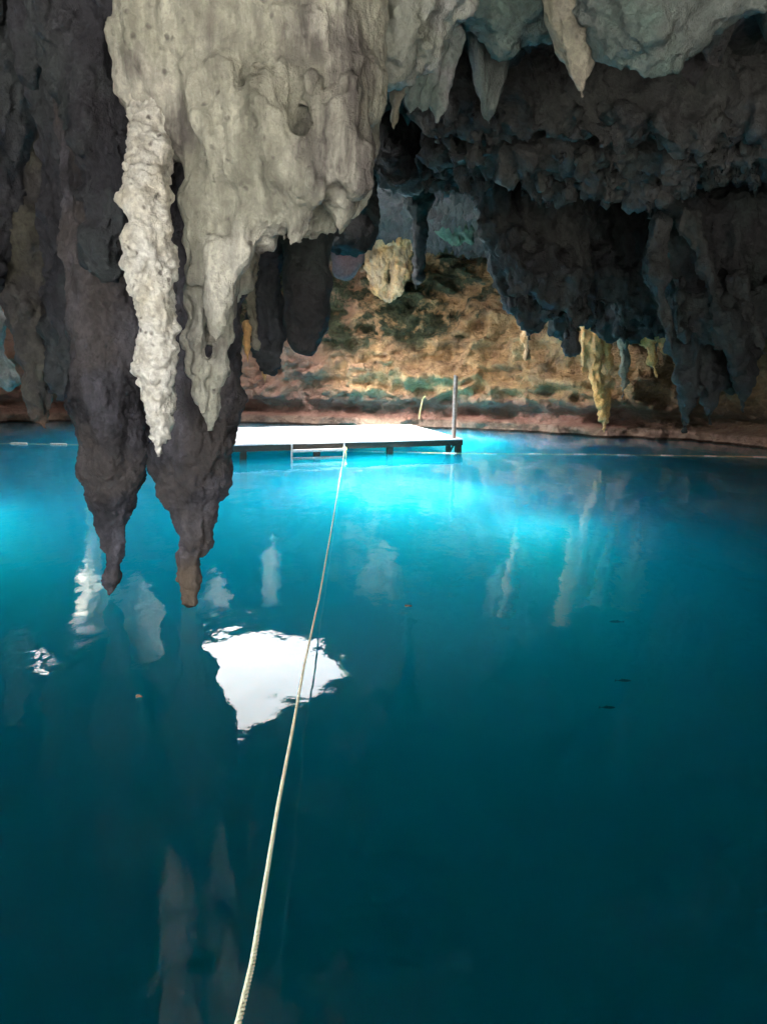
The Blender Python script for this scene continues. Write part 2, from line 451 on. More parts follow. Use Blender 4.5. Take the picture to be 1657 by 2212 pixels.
def water_material():
    m, nt, n, l = new_mat('lake_water')
    geo = n.new('ShaderNodeNewGeometry')
    mp = n.new('ShaderNodeMapping'); l.new(geo.outputs['Position'], mp.inputs[0])
    mp.inputs['Scale'].default_value = (1.0, 0.55, 1.0)
    t1 = n.new('ShaderNodeTexNoise'); t1.inputs['Scale'].default_value = 1.7; t1.inputs['Detail'].default_value = 2
    t2 = n.new('ShaderNodeTexNoise'); t2.inputs['Scale'].default_value = 11.0; t2.inputs['Detail'].default_value = 2
    l.new(mp.outputs[0], t1.inputs['Vector']); l.new(mp.outputs[0], t2.inputs['Vector'])
    ml = n.new('ShaderNodeMath'); ml.operation = 'MULTIPLY'; ml.inputs[1].default_value = 0.10
    l.new(t2.outputs[0], ml.inputs[0])
    ad = n.new('ShaderNodeMath'); ad.operation = 'ADD'; l.new(t1.outputs[0], ad.inputs[0]); l.new(ml.outputs[0], ad.inputs[1])
    bp = n.new('ShaderNodeBump'); bp.inputs['Strength'].default_value = 1.0; bp.inputs['Distance'].default_value = 0.011
    l.new(ad.outputs[0], bp.inputs['Height'])
    fr = n.new('ShaderNodeFresnel'); fr.inputs[0].default_value = 1.33; l.new(bp.outputs[0], fr.inputs[1])
    gl = n.new('ShaderNodeBsdfGlossy'); gl.inputs['Roughness'].default_value = 0.02; l.new(bp.outputs[0], gl.inputs['Normal'])
    gl.inputs['Color'].default_value = (1, 1, 1, 1)
    tr = n.new('ShaderNodeBsdfTransparent')
    mx = n.new('ShaderNodeMixShader'); l.new(fr.outputs[0], mx.inputs[0]); l.new(tr.outputs[0], mx.inputs[1]); l.new(gl.outputs[0], mx.inputs[2])
    o = n.new('ShaderNodeOutputMaterial'); l.new(mx.outputs[0], o.inputs[0])
    va = n.new('ShaderNodeVolumeAbsorption'); va.inputs[0].default_value = (0.0, 0.815, 0.955, 1); va.inputs[1].default_value = 0.34
    vs = n.new('ShaderNodeVolumeScatter'); vs.inputs[0].default_value = (0.01, 0.68, 0.92, 1); vs.inputs[1].default_value = 0.52
    vs.inputs['Anisotropy'].default_value = 0.0
    av = n.new('ShaderNodeAddShader'); l.new(va.outputs[0], av.inputs[0]); l.new(vs.outputs[0], av.inputs[1])
    l.new(av.outputs[0], o.inputs['Volume'])
    return m
m_water = water_material()

# ------------------------------------------------------------------ the skylight hole in the roof, and added openings that light the lake
HZ = 9.0
hole_px = [(450, 1362), (520, 1342), (620, 1364), (690, 1385), (740, 1415), (762, 1452), (720, 1480), (650, 1508),
           (620, 1520), (570, 1562), (508, 1596), (500, 1640), (488, 1690), (400, 1670), (300, 1710), (196, 1690), (192, 1650), (385, 1640), (404, 1380)]  # last points add an unseen stretch that lets sun onto the deck
hole = np.array([[*mirrored(u, v, HZ)[:2]] for u, v in hole_px])
hc2 = mirrored(66, 1424, HZ)
t_ = np.linspace(0, 2 * np.pi, 9)[:-1]
hole2 = np.stack([hc2.x + 1.0 * np.cos(t_), hc2.y + 1.25 * np.sin(t_)], 1)

added_hole_left = np.array([(-16.4, 10), (-15.2, 9.6), (-14.2, 10.1), (-14.0, 11.4), (-15.0, 12.4), (-16.3, 12.0)], float)  # added opening outside the frame, lets sun onto the left water
added_hole_mid = np.array([[*mirrored(u, v, HZ)[:2]] for u, v in [(488, 1880), (494, 1990), (430, 2080), (370, 1980), (290, 2090), (230, 1990), (185, 2020), (130, 2080), (60, 2000), (50, 1880), (120, 1850), (210, 1890), (330, 1850), (420, 1900)]])  # added opening, hidden from view, sunlights the water before the platform
added_hole_near = np.array([(-4.9, 10.4), (-3.6, 10.7), (-2.4, 10.3), (-2.1, 11.3), (-2.7, 12.0), (-3.8, 11.8), (-4.8, 12.1)], float)  # added opening behind the cream curtain, unseen, feeds the water glow

def poly_sd(X, Y, poly):
    """signed distance to a polygon, positive inside"""
    d = np.full(X.shape, 1e9); ins = np.zeros(X.shape, bool)
    n = len(poly)
    for i in range(n):
        ax, ay = poly[i]; bx, by = poly[(i + 1) % n]
        ex, ey = bx - ax, by - ay
        t = np.clip(((X - ax) * ex + (Y - ay) * ey) / (ex * ex + ey * ey), 0, 1)
        d = np.minimum(d, np.hypot(X - ax - ex * t, Y - ay - ey * t))
        c = ((ay > Y) != (by > Y)) & (X < (bx - ax) * (Y - ay) / (by - ay + 1e-12) + ax)
        ins ^= c
    return np.where(ins, d, -d)

def ss(a, b, x):
    t = np.clip((x - a) / (b - a), 0, 1)
    return t * t * (3 - 2 * t)

def hole_sd(X, Y):
    return np.maximum(np.maximum(poly_sd(X, Y, hole), poly_sd(X, Y, hole2)), np.maximum(np.maximum(poly_sd(X, Y, added_hole_left), poly_sd(X, Y, added_hole_mid)), poly_sd(X, Y, added_hole_near)))

def grid(xs, ys):
    X, Y = np.meshgrid(xs, ys, indexing='ij')
    nx, ny = len(xs), len(ys)
    I = np.arange(nx * ny).reshape(nx, ny)
    Q = np.stack([I[:-1, :-1].ravel(), I[1:, :-1].ravel(), I[1:, 1:].ravel(), I[:-1, 1:].ravel()], 1)
    return X.ravel(), Y.ravel(), Q

def drop_unused(V, Q):
    used = np.unique(Q); remap = np.full(len(V), -1, np.int64); remap[used] = np.arange(len(used))
    return V[used], remap[Q]

# ceiling: underside of the roof, a displaced sheet with the roof openings, seen and added, rising to daylight
X, Y, Q = grid(np.arange(-27, 27, 0.15), np.arange(-8, 46, 0.15))
C = np.full(X.shape, 7.9)
C += 1.3 * ss(19, 24, Y) * ss(9, 3, X)                     # lifts over the platform
C -= 1.6 * ss(2, 12, X) * ss(8, 14, Y)                     # sinks towards the right
C -= 1.2 * ss(-9, -16, X)
C -= 1.1 * ss(6, 2.5, Y)  # unseen roof lowered near the camera to shade the flowstone top
P = np.stack([X, Y, C], 1).astype(np.float32)
C += 0.55 * fbm(P, 0.22, 3) + 0.40 * fbm(P, 0.7, 4, 0.55, 1) + 0.10 * fbm(P, 2.2, 3, 0.5, 1)
nearfade = ss(1.5, 4.0, Y) 
dr = fbm(P, (1.0, 1.0, 1.0), 2, 0.5, 2)
C -= np.maximum(dr - 0.15, 0) * 1.5 * nearfade
sd = hole_sd(X, Y) + 0.22 * fbm(P, 1.3, 3)
near_hole = ss(-2.0, 0.2, sd)
C = C * (1 - near_hole) + (HZ + 0.15 * fbm(P, 1.0, 3)) * near_hole
C += 6.0 * ss(-4.6, -8, Y)
keep = (sd < 0.12)
V = np.stack([X, Y, C], 1)
Q = Q[keep[Q].all(1)]
V, Q = drop_unused(V, Q)
o = mesh_np('cave_ceiling', V, Q[:, ::-1], m_ceil); tag(o, kind='structure')

# ground above, with the same holes, and a sink hole behind the camera
xs = np.concatenate([[-600, -300, -150, -80, -50], np.arange(-34, 34, 0.5), [50, 80, 150, 300, 600]])
ys = np.concatenate([[-600, -300, -150, -80], np.arange(-60, 50, 0.5), [60, 80, 150, 300, 600]])
X, Y, Q = grid(xs, ys)
P = np.stack([X, Y, 0 * X], 1).astype(np.float32)
hs = hole_sd(X, Y)
Zg = 9.35 + 1.7 * ss(0.2, -14, hs) + 0.4 * fbm(P, 0.15, 3) * ss(0, -3, hs)
sd = np.maximum(hs, 20.0 - np.abs(Y + 27) - np.maximum(np.abs(X + 6) - 15, 0))
keep = sd < 0.3
Q = Q[keep[Q].all(1)]
V, Q = drop_unused(np.stack([X, Y, Zg], 1), Q)
o = mesh_np('ground', V, Q, m_ground); tag(o, kind='structure')

# bank under and behind the camera
X, Y, Q = grid(np.arange(-26, 24, 0.3), np.arange(-56, 3, 0.25))
P = np.stack([X, Y, 0 * X], 1).astype(np.float32)
Zb = 1.25 + 0.25 * fbm(P, 0.5, 3) - 13 * ss(0.5, 2.2, Y + 0.3 * fbm(P, 0.4, 2)) + 5.0 * ss(-24, -48, Y)
V = np.stack([X, Y, Zb], 1)
o = mesh_np('bank', V, Q, m_bank); tag(o, kind='structure')

# lake bed
X, Y, Q = grid(np.arange(-28, 28, 0.4), np.arange(-2, 46, 0.4))
P = np.stack([X, Y, 0 * X], 1).astype(np.float32)
Zb = -8.5 + 0.5 * fbm(P, 0.3, 4) 
V = np.stack([X, Y, Zb], 1)
o = mesh_np('lake_bed', V, Q, m_bed); tag(o, kind='structure')

# cave wall: a sheet following the shore, with the undercut, the golden bulge and the slope above
plan = np.array([(-15, -9), (-19, -2), (-22, 8), (-23, 20), (-22, 31), (-17, 38), (-10, 39.6), (-4, 39.2), (1, 38.6),
                 (5, 38.0), (8, 36.4), (10.5, 35.3), (13.4, 34.3), (15.6, 31.6), (18, 26), (20, 17), (17, 7), (12, 1), (10, -9)], float)
def catmull(pts, step):
    out = []
    n = len(pts)
    for i in range(n - 1):
        p0, p1, p2, p3 = pts[max(i - 1, 0)], pts[i], pts[i + 1], pts[min(i + 2, n - 1)]
        m = max(2, int(np.linalg.norm(p2 - p1) / step))
        for j in range(m):
            t = j / m
            out.append(0.5 * ((2 * p1) + (-p0 + p2) * t + (2 * p0 - 5 * p1 + 4 * p2 - p3) * t * t + (-p0 + 3 * p1 - 3 * p2 + p3) * t ** 3))
    out.append(pts[-1])
    return np.array(out)
S = catmull(plan, 0.11)
T = np.gradient(S, axis=0); T /= np.linalg.norm(T, axis=1)[:, None]
Nn = np.stack([-T[:, 1], T[:, 0]], 1)                      # outward
zs = np.concatenate([np.arange(-9.5, -0.3, 0.5), np.arange(-0.3, 9.65, 0.10)])
prof_z = np.array([-10, -2, -0.2, 0.0, 0.38, 0.55, 0.95, 1.35, 2.5, 4.3, 5.0, 6.5, 8.5, 10, 14])
prof_o = np.array([0.5, 0.4, 0.1, -0.15, -0.10, 0.75, 0.85, -0.05, -0.30, 0.10, 0.9, 1.5, 2.2, 1.2, 1.0])
off = np.interp(zs, prof_z, prof_o)
SX = S[:, 0][:, None] + Nn[:, 0][:, None] * off[None, :]
SY = S[:, 1][:, None] + Nn[:, 1][:, None] * off[None, :]
SZ = np.broadcast_to(zs[None, :], SX.shape)
V = np.stack([SX.ravel(), SY.ravel(), SZ.ravel()], 1).astype(np.float32)
ns, nz = SX.shape
I = np.arange(ns * nz).reshape(ns, nz)
Q = np.stack([I[:-1, :-1].ravel(), I[1:, :-1].ravel(), I[1:, 1:].ravel(), I[:-1, 1:].ravel()], 1)
amp = (ss(0.3, 1.6, V[:, 2]) * 0.85 + 0.15)
N3 = np.repeat(np.concatenate([Nn, 0 * Nn[:, :1]], 1), nz, axis=0).astype(np.float32)
amp = amp + 0.42 * ss(0.9, 0.5, V[:, 2])
V = V + N3 * (amp * (1.5 * fbm(V, 0.25, 3) + 1.2 * fbm(V, (0.5, 0.5, 0.8), 3, 0.5, 1) + 0.35 * fbm(V, (1.6, 1.6, 0.6), 3, 0.5, 1) + 0.30 * fbm(V, (0.5, 0.5, 2.2), 3)))[:, None]
V = V + N3 * ((0.08 * fbm(V, (5, 5, 1.2), 2, 0.5, 1)) * ss(0.2, 0.8, V[:, 2]))[:, None]
V[:, 2] += ss(0.8, 2, V[:, 2]) * 0.25 * fbm(V + 5, 0.8, 3)
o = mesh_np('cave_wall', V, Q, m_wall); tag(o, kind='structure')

# water: a closed body with a still surface
wv = np.array([(-27, -4, -9.3), (25, -4, -9.3), (25, 44, -9.3), (-27, 44, -9.3), (-27, -4, 0), (25, -4, 0), (25, 44, 0), (-27, 44, 0)], float)
wq = np.array([(0, 3, 2, 1), (4, 5, 6, 7), (0, 1, 5, 4), (1, 2, 6, 5), (2, 3, 7, 6), (3, 0, 4, 7)])
o = mesh_np('water', wv, wq, m_water, smooth=False); tag(o, kind='structure')

# ------------------------------------------------------------------ near rock
DS = ((0.10, (1.8, 1.8, 1.0), 3, 1), (0.055, (5, 5, 2.4), 3, 1), (0.025, 13, 3, 1))
DN = ((0.18, 1.2, 3, 1), (0.08, 4.0, 3, 1), (0.03, 11, 3, 1))
DK = ((0.20, (1.3, 1.3, 0.9), 3, 1), (0.09, (4.2, 4.2, 2.2), 3, 1), (0.035, 11, 3, 1))

mass = [px([(600, -190, 230), (610, 60, 200), (640, 220, 160), (660, 360, 112), (672, 440, 70), (675, 482, 40)], 8.2, 0.75),
        px([(740, -190, 120), (745, 120, 85), (745, 290, 70), (722, 410, 50), (712, 485, 20)], 8.2, 0.9),
        px([(795, -190, 60), (803, 150, 24), (808, 320, 17), (790, 400, 17), (760, 465, 18), (738, 500, 12)], 8.4, 1.2),
        px([(700, -100, 60), (775, 200, 30), (780, 320, 26), (758, 420, 24), (728, 485, 12)], 7.75, 1.0),
        px([(450, -100, 170), (450, 120, 120), (462, 280, 78), (480, 430, 66), (495, 520, 44), (505, 565, 22)], 8.0, 0.8),
        px([(580, 300, 70), (585, 440, 52), (568, 525, 24), (560, 550, 8)], 7.9),
        px([(530, 330, 40), (528, 480, 34), (530, 545, 18), (535, 562, 6)], 7.7),
        px([(610, 400, 46), (612, 480, 28), (618, 522, 7)], 7.75),
        px([(650, 430, 30), (650, 495, 15), (655, 525, 4)], 7.6), px([(640, 470, 12), (636, 512, 6), (634, 528, 2)], 7.55),
        px([(415, 330, 30), (420, 440, 34), (425, 520, 30), (420, 600, 26)], 7.8),
        px([(440, 440, 46), (445, 520, 36), (428, 640, 30), (420, 730, 27), (428, 800, 24), (433, 850, 17), (436, 888, 10)], 8.0),
        px([(500, 520, 36), (494, 620, 24), (482, 720, 25), (472, 800, 22), (461, 870, 15), (455, 925, 3)], 8.2),
        px([(478, 540, 38), (468, 640, 26), (462, 700, 14), (461, 742, 3)], 7.7),
        px([(512, 560, 26), (496, 640, 15), (476, 700, 8), (472, 728, 3)], 7.75),
        px([(530, 560, 20), (524, 610, 14), (510, 650, 5)], 8.5),
        px([(330, -120, 110), (335, 60, 92), (345, 180, 76), (375, 290, 50)], 8.0, 0.9)]
rs = random.Random(12)
for k in range(17):                                  # drapery folds running down the face towards the ragged edge
    u0 = 400 + k * 24 + rs.uniform(-10, 10)
    u1 = 470 + (u0 - 400) * 0.70 + rs.uniform(-12, 12)
    vb = 500 + rs.uniform(-70, 20) if u1 > 560 else 520 + rs.uniform(-60, 60)
    vt = rs.uniform(120, 330)
    dep = 7.42 + 0.0000085 * (u1 - 640) ** 2 + 0.05 * rs.random()
    rr = rs.uniform(13, 26)
    um = (u0 + u1) / 2 + rs.uniform(8, 26)
    mass.append(px([(u0, vt, rr * 1.3), (um, (vt + vb) / 2, rr), (u1 + rs.uniform(-4, 4), vb - 30, rr * 0.75, 0.18), (u1, vb, 4, 0.3)], dep))
for k in range(34):                                  # rounded bosses on the upper face
    u0 = rs.uniform(280, 800); v0 = rs.uniform(-30, 300); rr = rs.uniform(18, 48)
    mass.append(px([(u0, v0 - rr, rr), (u0 + rs.uniform(-8, 8), v0 + rr * rs.uniform(0.3, 1.2), rr * 0.75)], 7.22 + 0.000006 * (u0 - 600) ** 2 + 0.010 * rr * 0.9 + rs.uniform(0, .12)))
rock('flowstone_mass', m_pale, mass, 0.026, 0.09, ((0.13, (1.3, 1.3, 0.7), 3, 1), (0.05, (4.0, 4.0, 1.2), 3, 1), (0.028, (11, 11, 5), 3, 1)),
     'huge pale cream flowstone curtain hanging from the roof, its ragged edge ending in thin tips', 'flowstone', warp=0.05, wfreq=1.5)

rock('stalactite', m_white, [px([(335, 200, 50, .7), (322, 330, 46, .35), (318, 430, 52, .1), (330, 500, 44), (322, 565, 54), (332, 640, 42),
      (338, 700, 40), (338, 752, 46), (331, 800, 42), (340, 850, 34), (346, 890, 32), (346, 940, 20), (343, 975, 9), (343, 992, 3)], 7.4),
      px([(300, 480, 30), (295, 560, 26), (310, 640, 20)], 7.35), px([(360, 720, 20), (370, 760, 14), (355, 810, 12)], 7.35)],
     0.02, 0.06, ((0.09, 2.6, 3, 1), (0.05, (7, 7, 5), 3, 1), (0.014, 20, 2, 1)),
     'lumpy white stalactite with a narrow pointed tip, in front of the two dark ones', 'stalactite')

rock('stalactite', m_dark, [px([(215, 150, 100), (222, 400, 78), (228, 560, 82), (232, 700, 84), (236, 820, 80), (240, 920, 76),
      (243, 1000, 68), (246, 1060, 52), (243, 1110, 36), (245, 1160, 24), (247, 1195, 23), (243, 1245, 17), (239, 1285, 7)], 9.5, 0.9),
      px([(285, 700, 32), (292, 900, 28), (288, 1030, 24), (284, 1090, 14)], 9.7), px([(180, 850, 20), (190, 960, 18), (195, 1030, 12)], 9.4)]
     + knobs(px([(230, 600, 84), (236, 820, 76), (240, 920, 70), (243, 1000, 58), (243, 1100, 30)], 9.5, 0.9), 22, 8, 0.33),
     0.026, 0.10, DS, 'long dark stalactite on the left whose slender tip nearly touches the water', 'stalactite')
rock('stalactite', m_dark3, [px([(425, 150, 70), (440, 400, 66), (448, 600, 70), (450, 720, 72), (444, 830, 78), (424, 920, 82),
      (412, 990, 84), (418, 1050, 66), (424, 1110, 46), (424, 1160, 36), (410, 1200, 27), (406, 1250, 26), (405, 1292, 22)], 9.3, 0.9),
      px([(492, 650, 26), (490, 800, 30), (478, 950, 26), (474, 1020, 16), (492, 1045, 3)], 9.4),
      px([(350, 930, 24), (345, 1000, 20), (375, 1060, 12)], 9.3), px([(325, 450, 60), (325, 700, 40), (326, 880, 22), (322, 945, 8)], 9.5), px([(370, 450, 50), (372, 700, 40), (374, 900, 30)], 9.6), px([(392, 1080, 16), (380, 1110, 10), (376, 1118, 3)], 9.4)]
     + knobs(px([(448, 600, 66), (444, 830, 70), (412, 990, 70), (420, 1100, 36)], 9.3, 0.9), 22, 9, 0.33),
     0.026, 0.10, DS, 'broad dark stalactite ending in a blunt tan stump just above the water', 'stalactite')

# left side rock, farther back
c1 = px([(40, -200, 110), (55, 150, 75), (62, 400, 58), (72, 560, 46), (70, 680, 46), (78, 780, 34), (80, 850, 26), (83, 905, 22)], 12, 1.0)
rock('rock_column', m_col, [c1, px([(100, 300, 40), (95, 560, 30), (105, 700, 22)], 12.2), px([(20, 500, 40), (40, 640, 26), (58, 760, 18)], 12.0)]
     + knobs(c1, 26, 4, 0.5), 0.05, 0.14, DK, 'olive grey rock column with a rusty brown cut-off foot above blue water', 'rock column')
c1 = px([(150, -200, 120), (150, 200, 80), (150, 450, 52), (155, 640, 34), (162, 760, 27), (168, 850, 18), (172, 925, 5)], 11, 1.0)
c2 = px([(195, -200, 170), (205, 60, 95), (222, 240, 66), (235, 380, 48), (225, 480, 40), (215, 570, 24)], 8.35, 0.9)
c3 = px([(60, -200, 140), (20, 100, 100), (-10, 400, 60), (-20, 600, 40)], 11.6)
rock('hanging_rock', m_dark2, [c1, c2, c3, px([(130, 500, 34), (125, 700, 30), (140, 820, 24), (138, 862, 14)], 11.6), px([(110, 640, 26), (118, 740, 18), (112, 850, 8)], 11.8),
      px([(120, -100, 60), (130, 100, 50), (150, 260, 24)], 9.2), px([(60, -150, 90), (75, 60, 50), (70, 160, 20)], 9.8)]
     + knobs(c1, 26, 5, 0.5) + knobs(c2, 30, 6, 0.42) + knobs(c3, 12, 7, 0.4),
     0.045, 0.14, DK, 'dark blue-grey hanging rock mass at top left with a thin pointed lower finger', 'hanging rock')
rock('boulder', m_grey, [px([(-40, 600, 30), (-14, 690, 28), (-14, 740, 22)], 15), px([(-20, 740, 30), (0, 800, 26), (25, 822, 16), (45, 826, 7)], 15)],
     0.06, 0.2, DK, 'pale green and white rock knob at the far left edge above the water', 'rock')

# hanging rocks seen under the cream curtain
rock('stalactite', m_black, [px([(665, 380, 70), (664, 500, 54), (662, 600, 50), (662, 680, 44), (663, 735, 28), (664, 755, 12)], 9.6, 1.0)],
     0.04, 0.15, ((0.08, 1.7, 2, 1), (0.03, 5, 3, 1)), 'smooth black club-shaped stalactite with a rounded end, against the brown wall', 'stalactite')
rock('stalactite', m_dark2, [px([(600, 400, 70), (590, 520, 46), (570, 590, 30), (575, 660, 32), (588, 720, 34), (584, 770, 26), (580, 800, 10)], 10.2),
      px([(545, 480, 40), (560, 560, 30)], 10.2)], 0.04, 0.2, DK,
     'dark knobbly stalactite left of the smooth black club-shaped one', 'stalactite')
rock('stalactite', m_tan, [px([(548, 450, 36), (548, 590, 22), (541, 650, 18), (542, 700, 18), (551, 735, 12), (560, 760, 3)], 9.6)],
     0.035, 0.12, DK, 'thin grey stalactite beside the black gap right of the cream tips', 'stalactite')
rock('boulder', rock_mat('lilac_limestone', (0.48, 0.30, 0.30), (0.34, 0.21, 0.21), (0.11, 0.07, 0.07), 1.0, 0.25), [px([(760, 500, 36), (752, 550, 32), (744, 582, 25)], 15)], 0.05, 0.2, ((0.05, 2, 2, 1),),
     'smooth lavender grey rock knob behind the lower right of the cream curtain', 'rock')
rock('hanging_rock', m_black, [px([(700, 380, 60), (720, 490, 44), (770, 500, 40)], 14.5), px([(760, 420, 60), (800, 480, 30)], 16), px([(640, 440, 60), (600, 480, 60)], 15)],
     0.06, 0.3, DK, 'black rock ceiling between the cream curtain and the lavender grey knob', 'hanging rock')

# ------------------------------------------------------------------ right side rock
rock('hanging_rock', m_bulge, [px([(960, -200, 130), (940, -20, 80), (905, 70, 50), (880, 120, 34), (868, 150, 16)], 8.9, 1.0),
      px([(840, -150, 90), (850, 0, 60), (842, 90, 34), (838, 160, 16)], 8.75), px([(900, -40, 50), (890, 40, 34), (862, 110, 16)], 8.5)], 0.035, 0.2, DN,
     'pale grey ceiling bulge at the top beside the cream curtain', 'hanging rock')
for nodes, d, m, lab in (
    ([(880, 90, 26), (868, 150, 18), (862, 200, 14), (862, 222, 5)], 9.8, m_grey, 'short pale finger of drapery, leftmost of the four under the pale grey bulge'),
    ([(915, 100, 30), (900, 170, 20), (892, 215, 16), (886, 246, 4)], 9.9, m_grey, 'second pale finger of drapery under the pale grey bulge'),
    ([(940, 90, 30), (925, 170, 20), (915, 220, 15), (912, 248, 4)], 10.1, m_grey, 'third pale finger of drapery under the pale grey bulge'),
    ([(970, 80, 34), (955, 170, 22), (947, 225, 18), (944, 262, 5)], 10.2, m_grey, 'longest pale finger of drapery, rightmost under the pale grey bulge'),
    ([(858, 130, 20), (856, 200, 14), (850, 255, 8), (848, 297, 1.5)], 9.4, m_tan, 'thin olive spike stalactite right of the cream curtain'),
    ([(1060, 20, 60), (1058, 110, 40), (1056, 180, 28), (1054, 235, 15), (1056, 266, 4)], 10.8, m_teal, 'green grey folded drapery tapering to a point below the ceiling arch'),
    ([(1248, -140, 110), (1240, 20, 60), (1246, 90, 42), (1254, 140, 24), (1257, 185, 7), (1258, 212, 1.5)], 9.0, m_tan, 'tan cone stalactite at the top right between two green grey arches')):
    ch = [px(nodes, d, 0.9)]
    if m is m_teal: ch += [px([(1030, 60, 26), (1040, 170, 14), (1050, 240, 6)], d - 0.2), px([(1085, 60, 26), (1075, 160, 14), (1064, 235, 6)], d - 0.1)]
    rock('stalactite', m, ch, 0.03, 0.08, ((0.05, (2.5, 2.5, 0.9), 3, 1), (0.03, (8, 8, 2), 2, 1)), lab, 'stalactite')
rock('hanging_rock', m_teal, [px([(1060, -200, 110), (1060, -20, 80), (1090, 50, 50), (1096, 100, 10)], 10.0),
      px([(1130, -150, 90), (1150, 10, 60), (1190, 40, 30)], 10.2)], 0.045, 0.25, DN,
     'teal grey ceiling rock with a small downward lobe left of the tan cone', 'hanging rock')
rock('hanging_rock', m_teal, [px([(1420, -200, 150), (1400, -20, 110), (1395, 60, 75), (1390, 95, 48)], 8.6, 1.0),
      px([(1320, -150, 90), (1320, 20, 66), (1340, 80, 30)], 8.7), px([(1540, -200, 140), (1500, -40, 90), (1450, 60, 50)], 8.6),
      px([(1640, -200, 110), (1620, -70, 60), (1560, -10, 40)], 8.4)], 0.04, 0.25, DN,
     'broad green grey ceiling overhang filling the top right corner', 'hanging rock')

# the rugged roof that steps down on the right: overlapping bands of rock with ragged lower edges
RK = ((0.30, 0.8, 3, 1), (0.16, (2.6, 2.6, 1.6), 3, 1), (0.06, 8, 3, 1))
def teeth(bottom, d, n, seed, lmin=12, lmax=34, rmin=3, rmax=7, spread=0.5):
    rs = random.Random(seed); out = []
    us = [b[0] for b in bottom]; vs = [b[1] for b in bottom]
    for i in range(n):
        u = rs.uniform(us[0], us[-1]); v = float(np.interp(u, us, vs)) - rs.uniform(0, 60) ** 1.0
        l = rs.uniform(lmin, lmax); r_ = rs.uniform(rmin, rmax)
        dep = rs.uniform(-spread, spread) - 0.25
        out.append(px([(u, v - l * 1.2, r_ * 2.0, dep), (u, v, r_ * 1.2, dep), (u + rs.uniform(-2, 2), v + l, 1.0, dep)], d))
    return out
b1 = [(930, 300), (1000, 300), (1060, 320), (1110, 300), (1165, 296), (1200, 280), (1232, 300), (1330, 330), (1420, 300), (1500, 330), (1600, 300), (1700, 330)]
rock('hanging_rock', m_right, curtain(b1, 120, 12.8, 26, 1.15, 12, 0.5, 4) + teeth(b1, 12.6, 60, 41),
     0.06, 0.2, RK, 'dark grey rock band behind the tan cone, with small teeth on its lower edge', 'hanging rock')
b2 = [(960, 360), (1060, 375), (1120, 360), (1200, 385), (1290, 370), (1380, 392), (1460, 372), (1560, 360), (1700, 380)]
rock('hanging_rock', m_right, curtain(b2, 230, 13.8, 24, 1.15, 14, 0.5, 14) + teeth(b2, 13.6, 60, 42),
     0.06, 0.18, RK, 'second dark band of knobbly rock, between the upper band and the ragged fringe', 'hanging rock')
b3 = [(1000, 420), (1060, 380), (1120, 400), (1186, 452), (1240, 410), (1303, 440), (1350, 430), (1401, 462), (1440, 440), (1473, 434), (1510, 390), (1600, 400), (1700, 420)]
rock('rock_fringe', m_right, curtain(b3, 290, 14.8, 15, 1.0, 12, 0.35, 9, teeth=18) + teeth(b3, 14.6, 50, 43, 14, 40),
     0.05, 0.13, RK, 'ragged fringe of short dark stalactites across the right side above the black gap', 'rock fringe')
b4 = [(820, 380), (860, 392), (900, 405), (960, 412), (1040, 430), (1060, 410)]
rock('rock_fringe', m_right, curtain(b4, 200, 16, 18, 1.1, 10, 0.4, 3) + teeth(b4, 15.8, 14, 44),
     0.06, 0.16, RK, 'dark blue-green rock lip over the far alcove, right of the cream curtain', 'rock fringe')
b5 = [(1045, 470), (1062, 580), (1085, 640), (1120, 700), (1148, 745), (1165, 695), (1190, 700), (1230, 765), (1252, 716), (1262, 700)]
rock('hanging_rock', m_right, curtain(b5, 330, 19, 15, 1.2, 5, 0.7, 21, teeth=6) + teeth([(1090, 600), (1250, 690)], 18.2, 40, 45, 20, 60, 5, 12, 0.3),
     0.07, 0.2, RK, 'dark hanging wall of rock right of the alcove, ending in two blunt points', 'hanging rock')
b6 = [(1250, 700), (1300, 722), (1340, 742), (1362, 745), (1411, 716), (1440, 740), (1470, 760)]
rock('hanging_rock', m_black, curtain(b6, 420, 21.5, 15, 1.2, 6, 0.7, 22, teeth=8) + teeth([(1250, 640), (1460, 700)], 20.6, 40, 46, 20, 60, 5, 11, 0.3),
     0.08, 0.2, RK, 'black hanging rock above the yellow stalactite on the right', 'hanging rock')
b7 = [(1445, 740), (1460, 790), (1476, 860), (1500, 850), (1530, 860), (1556, 850), (1600, 850), (1620, 780), (1660, 700), (1740, 700)]
rock('hanging_rock', m_black, curtain(b7, 440, 17.5, 15, 1.15, 6, 0.6, 23, teeth=6) +
     teeth([(1460, 700), (1600, 790), (1700, 650)], 16.8, 40, 47, 20, 60, 5, 12, 0.3) +
     [px([(1484, 780, 22), (1482, 860, 16), (1479, 915, 8), (1477, 944, 2)], 17.4), px([(1536, 800, 22), (1533, 870, 13), (1530, 920, 2)], 17.6),
      px([(1600, 780, 24), (1602, 850, 13), (1602, 895, 2)], 17.3)], 0.06, 0.16, DK + ((0.2, 0.7, 3, 1),),
     'black hanging rock at the right edge with three long points near the water', 'hanging rock')
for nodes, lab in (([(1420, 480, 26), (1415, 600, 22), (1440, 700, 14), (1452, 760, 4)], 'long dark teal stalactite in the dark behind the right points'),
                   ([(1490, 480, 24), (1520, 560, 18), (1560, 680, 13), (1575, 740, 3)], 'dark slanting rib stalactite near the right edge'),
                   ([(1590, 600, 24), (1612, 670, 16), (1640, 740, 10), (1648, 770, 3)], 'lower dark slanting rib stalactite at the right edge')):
    rock('stalactite', m_right, [px(nodes, 16.3)], 0.05, 0.15, DK, lab, 'stalactite')

